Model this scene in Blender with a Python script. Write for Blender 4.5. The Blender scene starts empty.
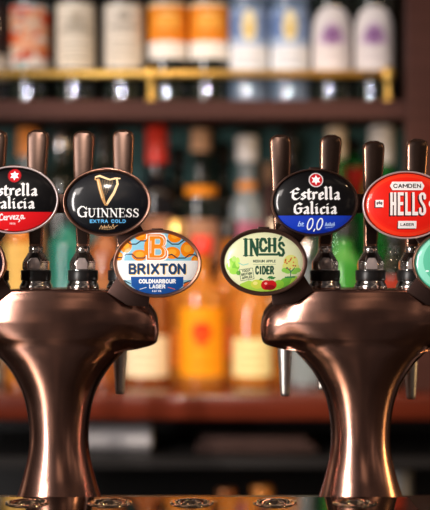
import bpy, bmesh, math, random
import numpy as np
from mathutils import Vector, Matrix

random.seed(7)
S = bpy.context.scene
COL = S.collection

# ------------------------------------------------------------------ camera, world, lights, exposure
CZ = 1.37                       # eye height above the floor
CY = -1.5                       # the camera stands 1.5 m from the towers
FPX = 1500 / 1.1                # focal length in pixels of the 430 px wide frame
FOCUS_Y = -0.052
cam_d = bpy.data.cameras.new('camera')
cam = bpy.data.objects.new('camera', cam_d)
COL.objects.link(cam)
cam.location = (0, CY, CZ)
cam.rotation_euler = (math.pi / 2, 0, 0)
cam_d.sensor_fit = 'HORIZONTAL'
cam_d.sensor_width = 36
cam_d.lens = 36 * FPX / 430
cam_d.clip_start = 0.05
cam_d.dof.use_dof = True
cam_d.dof.focus_distance = FOCUS_Y - CY
cam_d.dof.aperture_fstop = 3.6
S.camera = cam

S.view_settings.view_transform = 'Standard'
S.view_settings.look = 'None'
S.view_settings.gamma = 1
S.view_settings.exposure = 0.0
S.view_settings.use_curve_mapping = False

w = bpy.data.worlds.new('world')
S.world = w
w.use_nodes = True
_nt = w.node_tree          # the dim pub room all round: soft light and dark patches
_tc = _nt.nodes.new('ShaderNodeTexCoord')
_nz = _nt.nodes.new('ShaderNodeTexNoise')
_nz.inputs['Scale'].default_value = 3.2
_nz.inputs['Detail'].default_value = 3
_cr = _nt.nodes.new('ShaderNodeValToRGB')
_e = _cr.color_ramp.elements
_e[0].position, _e[0].color = 0.50, (0.030, 0.025, 0.024, 1)
_e[1].position, _e[1].color = 0.74, (1.0, 0.74, 0.56, 1)
_m = _e.new(0.60)
_m.color = (0.10, 0.075, 0.065, 1)
_nt.links.new(_tc.outputs['Generated'], _nz.inputs['Vector'])
_nt.links.new(_nz.outputs['Fac'], _cr.inputs[0])
_nt.links.new(_cr.outputs[0], _nt.nodes['Background'].inputs[0])
_nt.nodes['Background'].inputs[1].default_value = 1.0


def area(name, loc, target, sx, sy, power, col):
    d = bpy.data.lights.new(name, 'AREA')
    d.shape = 'RECTANGLE'
    d.size, d.size_y = sx, sy
    d.energy = power
    d.color = col
    o = bpy.data.objects.new(name, d)
    COL.objects.link(o)
    o.location = loc
    o.rotation_euler = (Vector(target) - Vector(loc)).to_track_quat('-Z', 'Y').to_euler()
    return o


# tall pub window to the left of the customers' side, a warm wall lamp to the right
area('window_daylight', (-2.1, -2.0, CZ + 0.20), (0.1, 0, CZ - 0.1), 0.26, 1.7, 80, (1.0, 0.92, 0.88))
area('room_fill', (-2.3, -2.5, CZ + 1.35), (0.0, 0.0, CZ), 1.0, 0.8, 34, (1.0, 0.92, 0.86))  # added soft fill for the badges, no window of its own
area('warm_wall_lamp', (1.7, 0.12, CZ + 0.0), (0, 0, CZ - 0.15), 0.12, 0.7, 5.5, (1.0, 0.62, 0.25))
# a weak warm strip tucked up behind the lip of the upper shelf
area('shelf_strip_light', (0.0, 0.985, CZ + 0.258), (0.0, 1.06, CZ - 0.24), 1.1, 0.03, 0.8, (1.0, 0.66, 0.40))


def cone(name, loc, target, power, deg, r, col):
    d = bpy.data.lights.new(name, 'SPOT')
    d.energy = power
    d.spot_size = math.radians(deg)
    d.spot_blend = 0.6
    d.shadow_soft_size = r
    d.color = col
    o = bpy.data.objects.new(name, d)
    COL.objects.link(o)
    o.location = loc
    o.rotation_euler = (Vector(target) - Vector(loc)).to_track_quat('-Z', 'Y').to_euler()


# ceiling spots over the bar, aimed down at the bottles
for x_, p_ in ((-0.50, 17), (0.0, 48), (0.50, 14)):
    cone('back_bar_spot', (x_, -0.10, CZ + 1.0), (x_, 1.05, CZ - 0.16), p_, 40, 0.03, (1.0, 0.76, 0.54))
cone('shelf_downlight', (-0.42, -1.6, CZ + 0.597), (0.0, 1.0, CZ + 0.32), 44, 19, 0.013, (0.93, 0.90, 1.0))
cone('bottle_glint_spot', (-0.22, -1.5, CZ + 0.78), (0.0, 1.03, CZ - 0.14), 120, 15, 0.018, (1.0, 0.86, 0.74))  # added narrow spot that puts glints on the front bottles


def spot(name, loc, power, r, col):
    d = bpy.data.lights.new(name, 'POINT')
    d.energy = power
    d.shadow_soft_size = r
    d.color = col
    o = bpy.data.objects.new(name, d)
    COL.objects.link(o)
    o.location = loc


spot('pendant_bulb', (0.95, -0.6, CZ + 0.75), 3, 0.02, (1.0, 0.66, 0.36))


# ------------------------------------------------------------------ helpers
def at(px, py, Y):
    """a pixel of the photograph and a distance -> a point of the place"""
    k = (Y - CY) / FPX
    return Vector(((px - 215) * k, Y, CZ + (255 - py) * k))


def kk(Y):
    return (Y - CY) / FPX


_mats = {}


def mat(name, col, rough=0.5, metal=0.0, coat=0.0, trans=0.0, noise=0.0, scale=30.0, stretch=(1, 1, 1),
        bump=0.0, rvar=0.0, ior=1.45, spec=0.5, emit=None):
    if name in _mats:
        return _mats[name]
    m = bpy.data.materials.new(name)
    m.use_nodes = True
    nt = m.node_tree
    p = nt.nodes['Principled BSDF']
    p.inputs['Base Color'].default_value = (*col, 1)
    p.inputs['Roughness'].default_value = rough
    p.inputs['Metallic'].default_value = metal
    p.inputs['Coat Weight'].default_value = coat
    p.inputs['Coat Roughness'].default_value = 0.04
    p.inputs['Transmission Weight'].default_value = trans
    p.inputs['IOR'].default_value = ior
    p.inputs['Specular IOR Level'].default_value = spec
    if emit:
        p.inputs['Emission Color'].default_value = (*emit[0], 1)
        p.inputs['Emission Strength'].default_value = emit[1]
    tc = nt.nodes.new('ShaderNodeTexCoord')
    mp = nt.nodes.new('ShaderNodeMapping')
    mp.inputs['Scale'].default_value = stretch
    nz = nt.nodes.new('ShaderNodeTexNoise')
    nz.inputs['Scale'].default_value = scale
    nz.inputs['Detail'].default_value = 5
    nt.links.new(tc.outputs['Object'], mp.inputs[0])
    nt.links.new(mp.outputs[0], nz.inputs['Vector'])
    if noise:
        mx = nt.nodes.new('ShaderNodeMix')
        mx.data_type = 'RGBA'
        mx.inputs[6].default_value = (*[c * (1 - noise) for c in col], 1)
        mx.inputs[7].default_value = (*[min(1, c * (1 + noise)) for c in col], 1)
        nt.links.new(nz.outputs['Fac'], mx.inputs[0])
        nt.links.new(mx.outputs[2], p.inputs['Base Color'])
    if rvar:
        mr = nt.nodes.new('ShaderNodeMapRange')
        mr.inputs[3].default_value = max(0.02, rough - rvar)
        mr.inputs[4].default_value = rough + rvar
        nt.links.new(nz.outputs['Fac'], mr.inputs[0])
        nt.links.new(mr.outputs[0], p.inputs['Roughness'])
    if bump:
        b = nt.nodes.new('ShaderNodeBump')
        b.inputs['Strength'].default_value = bump
        b.inputs['Distance'].default_value = 0.001
        nt.links.new(nz.outputs['Fac'], b.inputs['Height'])
        nt.links.new(b.outputs[0], p.inputs['Normal'])
    _mats[name] = m
    return m


def art_mat(name, rough=0.4, coat=0.0, glow=0.0):
    """printed artwork: colours stored per point of the mesh"""
    m = bpy.data.materials.new(name)
    m.use_nodes = True
    nt = m.node_tree
    p = nt.nodes['Principled BSDF']
    a = nt.nodes.new('ShaderNodeAttribute')
    a.attribute_name = 'print'
    nt.links.new(a.outputs['Color'], p.inputs['Base Color'])
    p.inputs['Roughness'].default_value = rough
    p.inputs['Coat Weight'].default_value = coat
    p.inputs['Coat Roughness'].default_value = 0.10
    p.inputs['Specular IOR Level'].default_value = 0.2
    if glow:        # the print also glows in its own colours, brightening the badges
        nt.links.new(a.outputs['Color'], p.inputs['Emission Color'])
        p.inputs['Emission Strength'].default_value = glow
    return m


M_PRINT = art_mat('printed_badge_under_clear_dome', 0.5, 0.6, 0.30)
M_PAPER = art_mat('printed_paper_label', 0.6, 0.0)
M_COPPER = mat('antique_copper', (0.58, 0.31, 0.235), 0.21, 1.0, noise=0.3, scale=22, stretch=(1.6, 1.6, 0.8), rvar=0.04)
M_HANDLE = mat('brushed_bronze', (0.09, 0.058, 0.047), 0.36, 1.0, noise=0.2, scale=220, stretch=(1, 1, 6), rvar=0.05)
M_HEDGE = mat('polished_bronze_edge', (0.46, 0.25, 0.17), 0.26, 1.0)
M_RIM = mat('dark_bronze_rim', (0.23, 0.125, 0.095), 0.33, 1.0, noise=0.15, scale=120)
M_RIM_CU = mat('copper_rim', (0.44, 0.235, 0.17), 0.33, 1.0, noise=0.15, scale=120)
M_RIM_SILVER = mat('pale_satin_rim', (0.80, 0.68, 0.68), 0.3, 0.5)
M_BRACKET = mat('dark_bronze_bracket', (0.075, 0.042, 0.035), 0.42, 0.9, noise=0.2, scale=90)
M_CHROME = mat('chrome', (0.86, 0.83, 0.80), 0.16, 1.0)
M_SATIN = mat('satin_steel', (0.78, 0.74, 0.70), 0.36, 1.0)
M_GLASSY = mat('smoked_clear_plastic', (0.55, 0.45, 0.42), 0.08, 0.35, coat=1.0, noise=0.3, scale=90)
M_BLACK = mat('black_rubber', (0.012, 0.011, 0.011), 0.35, 0.0)
M_TRAY = mat('polished_brass_tray', (0.13, 0.10, 0.068), 0.03, 1.0, noise=0.1, scale=25)
M_RING = mat('polished_ring', (0.85, 0.66, 0.48), 0.08, 1.0)
M_WELL = mat('dark_well', (0.03, 0.02, 0.015), 0.3, 0.6)
M_BRASS = mat('brass_rail', (0.95, 0.60, 0.16), 0.48, 1.0, noise=0.1, scale=40)
M_MAHOG = mat('mahogany', (0.12, 0.020, 0.009), 0.22, 0.0, coat=0.15, noise=0.45, scale=9, stretch=(0.6, 3, 9), rvar=0.05)
M_MAHOG2 = mat('mahogany_shelf', (0.060, 0.022, 0.017), 0.6, 0.0, spec=0.2, noise=0.35, scale=9, stretch=(0.6, 3, 9))
M_DARKWOOD = mat('dark_back_panel', (0.012, 0.010, 0.010), 0.6, noise=0.2)
M_RISER = mat('warm_riser_wood', (0.17, 0.045, 0.014), 0.4, noise=0.4, scale=8, stretch=(0.6, 3, 9))
M_TEAL = mat('dark_teal_paint', (0.022, 0.085, 0.082), 0.6, noise=0.25, scale=3)
M_FLOOR = mat('floor_boards', (0.10, 0.06, 0.04), 0.5, noise=0.3, scale=4, stretch=(1, 8, 1))
M_UNDER = mat('black_laminate', (0.010, 0.010, 0.011), 0.4)
M_CUP = mat('white_plastic', (0.72, 0.70, 0.72), 0.35)


def obj(name, bm, m, parent=None, smooth=True, angle=None):
    me = bpy.data.meshes.new(name)
    bm.normal_update()
    bmesh.ops.recalc_face_normals(bm, faces=bm.faces)
    bm.to_mesh(me)
    bm.free()
    for mm in (m if isinstance(m, (list, tuple)) else [m]):
        me.materials.append(mm)
    if smooth:
        me.shade_smooth()
        if angle is not None:
            me.set_sharp_from_angle(angle=math.radians(angle))
    o = bpy.data.objects.new(name, me)
    COL.objects.link(o)
    if parent:
        o.parent = parent
    return o


def tag(o, label=None, cat=None, group=None, kind=None):
    if label:
        o['label'] = label
    if cat:
        o['category'] = cat
    if group:
        o['group'] = group
    if kind:
        o['kind'] = kind
    return o


def empty(name, loc, rz=0):
    o = bpy.data.objects.new(name, None)
    COL.objects.link(o)
    o.location = loc
    o.rotation_euler = (0, 0, rz)
    o.empty_display_size = 0.02
    return o


def copy_tree(o, parent=None):
    c = o.copy()
    COL.objects.link(c)
    c.parent = parent
    for ch in list(o.children):
        copy_tree(ch, c)
    return c


def add_box(bm, x0, x1, y0, y1, z0, z1, bev=0.0):
    r = bmesh.ops.create_cube(bm, size=1)
    vs = r['verts']
    for v in vs:
        v.co = Vector(((x0 + x1) / 2 + v.co.x * (x1 - x0), (y0 + y1) / 2 + v.co.y * (y1 - y0), (z0 + z1) / 2 + v.co.z * (z1 - z0)))
    if bev:
        es = list({e for v in vs for e in v.link_edges})
        bmesh.ops.bevel(bm, geom=es, offset=bev, segments=2, affect='EDGES', profile=0.5)
    return bm


def box(x0, x1, y0, y1, z0, z1, bev=0.0):
    return add_box(bmesh.new(), x0, x1, y0, y1, z0, z1, bev)


def add_rings(bm, rings, close=True, cap0=True, cap1=True):
    vr = [[bm.verts.new(p) for p in r] for r in rings]
    n = len(vr[0])
    for a, b in zip(vr, vr[1:]):
        for i in range(n if close else n - 1):
            j = (i + 1) % n
            bm.faces.new((a[i], a[j], b[j], b[i]))
    if cap0:
        bm.faces.new(vr[0][::-1])
    if cap1:
        bm.faces.new(vr[-1])
    return bm


def lathe(prof, n=32, c=(0, 0, 0), bm=None, ex=1.0, ey=1.0):
    """prof: list of (radius, z) from bottom to top"""
    bm = bm or bmesh.new()
    rings = []
    for r, z in prof:
        r = max(r, 1e-5)
        rings.append([(c[0] + ex * r * math.cos(2 * math.pi * i / n), c[1] + ey * r * math.sin(2 * math.pi * i / n), c[2] + z) for i in range(n)])
    return add_rings(bm, rings)


def tube(pts, r, n=12, bm=None):
    bm = bm or bmesh.new()
    pts = [Vector(p) for p in pts]
    rings = []
    up = Vector((0, 0, 1))
    for i, p in enumerate(pts):
        d = (pts[min(i + 1, len(pts) - 1)] - pts[max(i - 1, 0)]).normalized()
        a = d.cross(up)
        if a.length < 1e-3:
            a = Vector((1, 0, 0))
        a.normalize()
        b = d.cross(a).normalized()
        rr = r[i] if isinstance(r, (list, tuple)) else r
        rings.append([p + rr * (a * math.cos(2 * math.pi * k / n) + b * math.sin(2 * math.pi * k / n)) for k in range(n)])
    return add_rings(bm, rings)


def prism(poly, y0, y1, bm=None, bev=0.0):
    """poly: (x, z) outline, extruded in y"""
    bm = bm or bmesh.new()
    a = [bm.verts.new((x, y0, z)) for x, z in poly]
    b = [bm.verts.new((x, y1, z)) for x, z in poly]
    fs = [bm.faces.new(a), bm.faces.new(b[::-1])]
    n = len(poly)
    for i in range(n):
        fs.append(bm.faces.new((a[i], b[i], b[(i + 1) % n], a[(i + 1) % n])))
    if bev:
        es = [e for e in fs[0].edges] + [e for e in fs[1].edges]
        bmesh.ops.bevel(bm, geom=es, offset=bev, segments=2, affect='EDGES', profile=0.5)
    return bm


def interp(tab, t):
    """smooth (Catmull-Rom) interpolation of a table of rows"""
    tab = np.array(tab, float)
    xs = tab[:, 0]
    i = int(np.clip(np.searchsorted(xs, t) - 1, 0, len(xs) - 2))
    u = (t - xs[i]) / (xs[i + 1] - xs[i])
    p1, p2 = tab[i], tab[i + 1]
    m1 = (tab[i + 1] - tab[i - 1]) / (xs[i + 1] - xs[i - 1]) if i > 0 else (p2 - p1) / (xs[i + 1] - xs[i])
    m2 = (tab[i + 2] - tab[i]) / (xs[i + 2] - xs[i]) if i + 2 < len(xs) else (p2 - p1) / (xs[i + 1] - xs[i])
    h = xs[i + 1] - xs[i]
    return (2 * u**3 - 3 * u**2 + 1) * p1 + (u**3 - 2 * u**2 + u) * h * m1 + (-2 * u**3 + 3 * u**2) * p2 + (u**3 - u**2) * h * m2


# ------------------------------------------------------------------ printed artwork, drawn as colours of a fine grid
def lin(h):
    """sRGB hex -> linear"""
    c = [int(h[i:i + 2], 16) / 255 for i in (0, 2, 4)]
    return np.array([x / 12.92 if x < .04045 else ((x + .055) / 1.055) ** 2.4 for x in c])


class Art:
    """a canvas over [x0,x1] x [y0,y1], y up, with `res` cells per unit"""

    def __init__(s, x0, x1, y0, y1, res, base):
        s.nx, s.ny = int((x1 - x0) * res) + 1, int((y1 - y0) * res) + 1
        s.xs = np.linspace(x0, x1, s.nx)
        s.ys = np.linspace(y0, y1, s.ny)
        s.X, s.Y = np.meshgrid(s.xs, s.ys)
        s.C = np.zeros((s.ny, s.nx, 3)) + lin(base)

    def put(s, mask, col):
        s.C[mask] = lin(col) if isinstance(col, str) else col

    def poly_mask(s, pts, out=None):
        pts = np.array(pts, float)
        out = np.zeros(s.X.shape, bool) if out is None else out
        i0, i1 = np.searchsorted(s.xs, [pts[:, 0].min(), pts[:, 0].max()])
        j0, j1 = np.searchsorted(s.ys, [pts[:, 1].min(), pts[:, 1].max()])
        if i1 <= i0 or j1 <= j0:
            return out
        X, Y = s.X[j0:j1, i0:i1], s.Y[j0:j1, i0:i1]
        ins = np.zeros(X.shape, bool)
        n = len(pts)
        for a in range(n):
            xa, ya = pts[a]
            xb, yb = pts[(a + 1) % n]
            if ya == yb:
                continue
            c = ((ya > Y) != (yb > Y)) & (X < (xb - xa) * (Y - ya) / (yb - ya) + xa)
            ins ^= c
        out[j0:j1, i0:i1] |= ins
        return out

    def poly(s, pts, col):
        s.put(s.poly_mask(pts), col)

    def ell(s, cx, cy, a, b, col):
        s.put(((s.X - cx) / a) ** 2 + ((s.Y - cy) / b) ** 2 < 1, col)

    def seg_mask(s, pts, wd, out=None):
        """polyline with a round pen; wd a number or one per point"""
        out = np.zeros(s.X.shape, bool) if out is None else out
        wds = [wd] * len(pts) if not isinstance(wd, (list, tuple)) else wd
        for (p, q, wa, wb) in zip(pts, pts[1:], wds, wds[1:]):
            px, py = p
            dx, dy = q[0] - px, q[1] - py
            L = dx * dx + dy * dy + 1e-9
            t = np.clip(((s.X - px) * dx + (s.Y - py) * dy) / L, 0, 1)
            d = np.hypot(s.X - px - t * dx, s.Y - py - t * dy)
            out |= d < (wa + (wb - wa) * t) / 2
        return out

    def line(s, pts, wd, col):
        s.put(s.seg_mask(pts, wd), col)

    def nib(s, pts, wd, ang, out):
        """polyline with a broad-edged pen"""
        n = np.array([math.cos(ang), math.sin(ang)]) * wd / 2
        t = np.array([-n[1], n[0]]) * 0.22
        for p, q in zip(pts, pts[1:]):
            c = [np.array(p) + sgn * n + s2 * t for sgn in (1, -1) for s2 in (1, -1)] + [np.array(q) + sgn * n + s2 * t for sgn in (1, -1) for s2 in (1, -1)]
            s.poly_mask(hull(c), out)


def hull(pts):
    pts = sorted(tuple(p) for p in pts)

    def half(ps):
        h = []
        for p in ps:
            while len(h) > 1 and (h[-1][0] - h[-2][0]) * (p[1] - h[-2][1]) - (h[-1][1] - h[-2][1]) * (p[0] - h[-2][0]) <= 0:
                h.pop()
            h.append(p)
        return h
    return half(pts)[:-1] + half(pts[::-1])[:-1]


BLACKLETTER = {   # x-height 1; (advance, strokes)
    'i': (.46, [[(.02, .86), (.13, .80), (.13, .16), (.24, .10)], [(.13, 1.22), (.15, 1.20)]]),
    'l': (.46, [[(.02, 1.52), (.13, 1.42), (.13, .16), (.24, .10)]]),
    'c': (.62, [[(.46, .76), (.34, .88), (.12, .74), (.12, .22), (.26, .09), (.48, .20)]]),
    'e': (.66, [[(.14, .42), (.46, .60), (.46, .76), (.34, .88), (.12, .74), (.12, .22), (.26, .09), (.48, .20)]]),
    'a': (.72, [[(.08, .78), (.28, .90), (.44, .76), (.44, .16), (.54, .09)], [(.44, .54), (.18, .42), (.10, .24), (.20, .09), (.44, .22)]]),
    's': (.62, [[(.46, .80), (.28, .90), (.12, .76), (.14, .62), (.40, .42), (.44, .24), (.26, .09), (.06, .18)]]),
    't': (.52, [[(.14, 1.26), (.14, .2), (.26, .09), (.38, .16)], [(-.02, .9), (.36, .9)]]),
    'r': (.58, [[(.02, .86), (.13, .80), (.13, .10)], [(.13, .70), (.30, .90), (.46, .80)]]),
    'E': (.95, [[(.74, 1.18), (.52, 1.36), (.20, 1.16), (.16, .30), (.36, .09), (.60, .09), (.80, .28)], [(.16, .72), (.62, .80)], [(-.02, .95), (.16, 1.0)]]),
    'G': (1.0, [[(.80, 1.16), (.56, 1.34), (.22, 1.16), (.14, .72), (.18, .28), (.42, .08), (.76, .22), (.76, .66)], [(.50, .74), (.90, .70)]]),
}


def blackletter(art, word, x0, x1, base, xh, col, nibw=0.30):
    tot = sum(BLACKLETTER[c][0] for c in word)
    sx = (x1 - x0) / (tot - 0.10)
    m = np.zeros(art.X.shape, bool)
    x = x0
    for c in word:
        adv, st = BLACKLETTER[c]
        for s in st:
            art.nib([(x + p[0] * sx, base + p[1] * xh) for p in s], nibw * xh, math.radians(35), m)
        x += adv * sx
    art.put(m, col)


SERIF = {   # unit box; 'thick' and 'thin' strokes
    'G': (.98, [([(.86, .74), (.66, .95), (.42, .95), (.17, .72), (.13, .45), (.22, .18), (.45, .05), (.70, .08), (.82, .18)], [.09, .07, .12, .18, .19, .17, .10, .08, .10]),
                ([(.82, .42), (.82, .08)], [.17, .17]), ([(.66, .43), (.96, .43)], [.06, .06]), ([(.88, .92), (.88, .68)], [.05, .05])]),
    'U': (1.0, [([(.22, .95), (.22, .30), (.34, .07), (.58, .06), (.74, .28)], [.17, .17, .14, .10, .07]), ([(.78, .95), (.78, .28)], [.07, .07]),
                ([(.06, .96), (.38, .96)], [.06, .06]), ([(.64, .96), (.94, .96)], [.06, .06])]),
    'I': (.48, [([(.24, .95), (.24, .05)], [.18, .18]), ([(.07, .96), (.41, .96)], [.06, .06]), ([(.07, .04), (.41, .04)], [.06, .06])]),
    'N': (1.0, [([(.20, .95), (.20, .05)], [.07, .07]), ([(.80, .95), (.80, .02)], [.07, .07]), ([(.18, .95), (.80, .06)], [.17, .17]),
                ([(.02, .96), (.28, .96)], [.06, .06]), ([(.06, .04), (.34, .04)], [.06, .06]), ([(.66, .96), (.94, .96)], [.06, .06])]),
    'E': (.84, [([(.22, .95), (.22, .05)], [.18, .18]), ([(.06, .96), (.72, .96)], [.06, .06]), ([(.06, .04), (.74, .04)], [.06, .06]), ([(.22, .52), (.58, .52)], [.06, .06]),
                ([(.72, .97), (.72, .76)], [.06, .04]), ([(.75, .04), (.77, .26)], [.06, .04]), ([(.58, .63), (.58, .41)], [.05, .05])]),
    'S': (.76, [([(.64, .74), (.50, .95), (.28, .93), (.16, .76), (.28, .58), (.54, .43), (.64, .24), (.48, .05), (.26, .06), (.11, .26)], [.06, .07, .10, .15, .17, .17, .15, .10, .07, .06]),
                ([(.65, .94), (.65, .70)], [.05, .04]), ([(.10, .32), (.10, .04)], [.04, .05])]),
}


def serif(art, word, x0, x1, base, h, col, first=1.18):
    tot = sum(SERIF[c][0] * (first if i == 0 else 1) for i, c in enumerate(word))
    sx = (x1 - x0) / tot
    m = np.zeros(art.X.shape, bool)
    x = x0
    for i, c in enumerate(word):
        adv, st = SERIF[c]
        f = first if i == 0 else 1
        for pts, wd in st:
            art.seg_mask([(x + p[0] * sx * f, base + p[1] * h * f) for p in pts], [q * h * f for q in wd], m)
        x += adv * sx * f
    art.put(m, col)


SANS = {   # strokes in a unit box
    'A': [[(0, 0), (.5, 1), (1, 0)], [(.2, .33), (.8, .33)]], 'B': [[(0, 0), (0, 1), (.7, 1), (.92, .76), (.7, .53), (0, .53)], [(.7, .53), (1, .27), (.75, 0), (0, 0)]],
    'C': [[(1, .78), (.75, 1), (.3, 1), (0, .75), (0, .25), (.3, 0), (.75, 0), (1, .22)]], 'D': [[(0, 0), (0, 1), (.6, 1), (1, .7), (1, .3), (.6, 0), (0, 0)]],
    'E': [[(1, 1), (0, 1), (0, 0), (1, 0)], [(0, .5), (.85, .5)]], 'G': [[(1, .9), (.7, 1), (.25, 1), (0, .75), (0, .25), (.25, 0), (.8, 0), (1, .12), (1, .42), (.66, .42)]],
    'H': [[(0, 0), (0, 1)], [(1, 0), (1, 1)], [(0, .5), (1, .5)]], 'I': [[(.5, 0), (.5, 1)]], 'L': [[(0, 1), (0, 0), (1, 0)]],
    'M': [[(0, 0), (0, 1), (.5, .3), (1, 1), (1, 0)]], 'N': [[(0, 0), (0, 1), (1, 0), (1, 1)]],
    'O': [[(.3, 0), (0, .27), (0, .73), (.3, 1), (.7, 1), (1, .73), (1, .27), (.7, 0), (.3, 0)]], 'P': [[(0, 0), (0, 1), (.7, 1), (1, .74), (.7, .45), (0, .45)]],
    'R': [[(0, 0), (0, 1), (.7, 1), (1, .75), (.7, .48), (0, .48)], [(.5, .48), (1, 0)]],
    'S': [[(1, .8), (.72, 1), (.28, 1), (0, .78), (.2, .56), (.8, .44), (1, .22), (.72, 0), (.28, 0), (0, .2)]], 'T': [[(0, 1), (1, 1)], [(.5, 1), (.5, 0)]],
    'U': [[(0, 1), (0, .25), (.3, 0), (.7, 0), (1, .25), (1, 1)]], 'V': [[(0, 1), (.5, 0), (1, 1)]], 'X': [[(0, 0), (1, 1)], [(0, 1), (1, 0)]],
    '0': [[(.3, 0), (0, .27), (0, .73), (.3, 1), (.7, 1), (1, .73), (1, .27), (.7, 0), (.3, 0)]], '1': [[(.2, .8), (.55, 1), (.55, 0)]],
    '%': [[(.1, .8), (.3, .8)], [(0, 0), (1, 1)], [(.7, .2), (.9, .2)]], '4': [[(.75, 0), (.75, 1), (0, .3), (1, .3)]], '6': [[(.9, 1), (.3, .8), (0, .3), (.3, 0), (.8, 0), (1, .3), (.7, .55), (.1, .45)]],
    '9': [[(.1, 0), (.7, .2), (1, .7), (.7, 1), (.2, 1), (0, .7), (.3, .45), (.9, .55)]], '.': [[(.5, 0), (.5, .02)]],
}
SANS_W = {'I': .32, 'M': 1.25, '.': .3, ' ': .55, '1': .6, 'L': .85, 'E': .85, '%': 1.2}


def sans(art, word, x0, x1, y0, y1, col, pen=.18, gap=.42, shift=None, rot=None):
    """plain capitals filling the box; pen is a share of the height"""
    h = y1 - y0
    wd = pen * h
    ws = [SANS_W.get(c, 1.0) for c in word]
    tot = sum(ws) + gap * (len(word) - 1)
    u = (x1 - x0 - wd) / tot
    m = np.zeros(art.X.shape, bool)
    x = x0 + wd / 2
    for c, cw in zip(word, ws):
        for st in SANS.get(c, []):
            pts = [(x + p[0] * cw * u, y0 + wd / 2 + p[1] * (h - wd)) for p in st]
            if rot:
                pts = [rot(*p) for p in pts]
            art.seg_mask(pts, wd, m)
        x += (cw + gap) * u
    if shift:
        cell = art.xs[1] - art.xs[0]
        art.put(np.roll(np.roll(m, int(round(shift[0] / cell)), 1), int(round(shift[1] / cell)), 0), shift[2])
    art.put(m, col)


def star(cx, cy, R, r, n, rot=90):
    return [(cx + (R if i % 2 == 0 else r) * math.cos(math.radians(rot + 180 * i / n)), cy + (R if i % 2 == 0 else r) * math.sin(math.radians(rot + 180 * i / n))) for i in range(2 * n)]


def paint_mesh(name, art, posf, inside, m, parent):
    """the grid of the canvas laid on a surface; posf maps canvas units to a point"""
    idx = -np.ones(art.X.shape, int)
    keep = inside(art.X, art.Y)
    idx[keep] = np.arange(keep.sum())
    P = posf(art.X[keep], art.Y[keep])
    a, b, c, d = idx[:-1, :-1], idx[:-1, 1:], idx[1:, 1:], idx[1:, :-1]
    ok = (a >= 0) & (b >= 0) & (c >= 0) & (d >= 0)
    F = np.stack([a[ok], b[ok], c[ok], d[ok]], 1)
    me = bpy.data.meshes.new(name)
    me.vertices.add(len(P))
    me.vertices.foreach_set('co', P.astype(np.float32).ravel())
    me.loops.add(F.size)
    me.loops.foreach_set('vertex_index', F.astype(np.int32).ravel())
    me.polygons.add(len(F))
    me.polygons.foreach_set('loop_start', np.arange(0, F.size, 4, dtype=np.int32))
    me.polygons.foreach_set('loop_total', np.full(len(F), 4, np.int32))
    me.update(calc_edges=True)
    ca = me.color_attributes.new('print', 'FLOAT_COLOR', 'POINT')
    rgba = np.ones((len(P), 4), np.float32)
    rgba[:, :3] = art.C[keep]
    ca.data.foreach_set('color', rgba.ravel())
    me.materials.append(m)
    me.validate()
    me.shade_smooth()
    o = bpy.data.objects.new(name, me)
    COL.objects.link(o)
    o.parent = parent
    return o


# ------------------------------------------------------------------ the setting
def struct(name, bm, m, **k):
    return tag(obj(name, bm, m, smooth=False), kind='structure', **k)


XL, XR = -1.6, 1.6
WALL_Y = 1.36
struct('floor', box(XL, XR, -0.6, WALL_Y, -0.05, 0.0), M_FLOOR)
struct('wall_back', box(XL, XR, WALL_Y, WALL_Y + 0.1, 0.0, 2.6), M_TEAL)

# --- the narrow customers' bar that carries the towers
BAR_Z = CZ - 0.276
bar = empty('bar_counter', (0, 0, 0))
tag(bar, 'dark bar counter under the two copper beer towers', 'bar counter')
obj('counter_top', box(-1.0, 1.0, -0.36, 0.07, BAR_Z - 0.04, BAR_Z, 0.004), mat('dark_counter', (0.02, 0.014, 0.012), 0.3, noise=0.3), bar, False)
obj('counter_front', box(-0.98, 0.98, -0.30, -0.26, 0.0, BAR_Z - 0.04), M_MAHOG2, bar, False)
obj('counter_back', box(-0.98, 0.98, 0.0, 0.04, 0.0, BAR_Z - 0.04), M_UNDER, bar, False)

# --- back bar: counter, open under-shelf, riser, upper shelf, upright
BB = CZ - 0.241
back = empty('back_bar_cabinet', (0, 0, 0))
tag(back, 'black open back bar cabinet with an under-shelf below the mahogany worktop', 'cabinet')
obj('cabinet_back', box(-1.2, 1.2, 1.26, 1.30, 0.0, BB - 0.045), M_UNDER, back, False)
obj('shelf', box(-1.2, 1.2, 0.88, 1.26, BB - 0.131, BB - 0.112), mat('grey_shelf', (0.02, 0.019, 0.02), 0.35), back, False)
obj('base_shelf', box(-1.2, 1.2, 0.90, 1.26, BB - 0.50, BB - 0.48), M_UNDER, back, False)
for x in (-1.19, 1.19):
    obj('side_panel', box(x - 0.012, x + 0.012, 0.88, 1.26, 0.0, BB - 0.045), M_UNDER, back, False)
tag(obj('back_worktop', box(-1.2, 1.2, 0.85, 1.34, BB - 0.045, BB, 0.006), M_MAHOG), 'glossy red mahogany worktop carrying the front row of bottles', 'worktop')

RIS = CZ - 0.06
rs = empty('bottle_riser', (0, 0, 0))
tag(rs, 'warm brown wooden riser behind the front bottles that lifts the back row', 'riser')
obj('riser_front', box(-1.15, 1.15, 1.125, 1.145, BB, RIS - 0.015), M_RISER, rs, False)
obj('riser_top', box(-1.15, 1.15, 1.12, 1.33, RIS - 0.015, RIS), M_RISER, rs, False)

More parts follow.
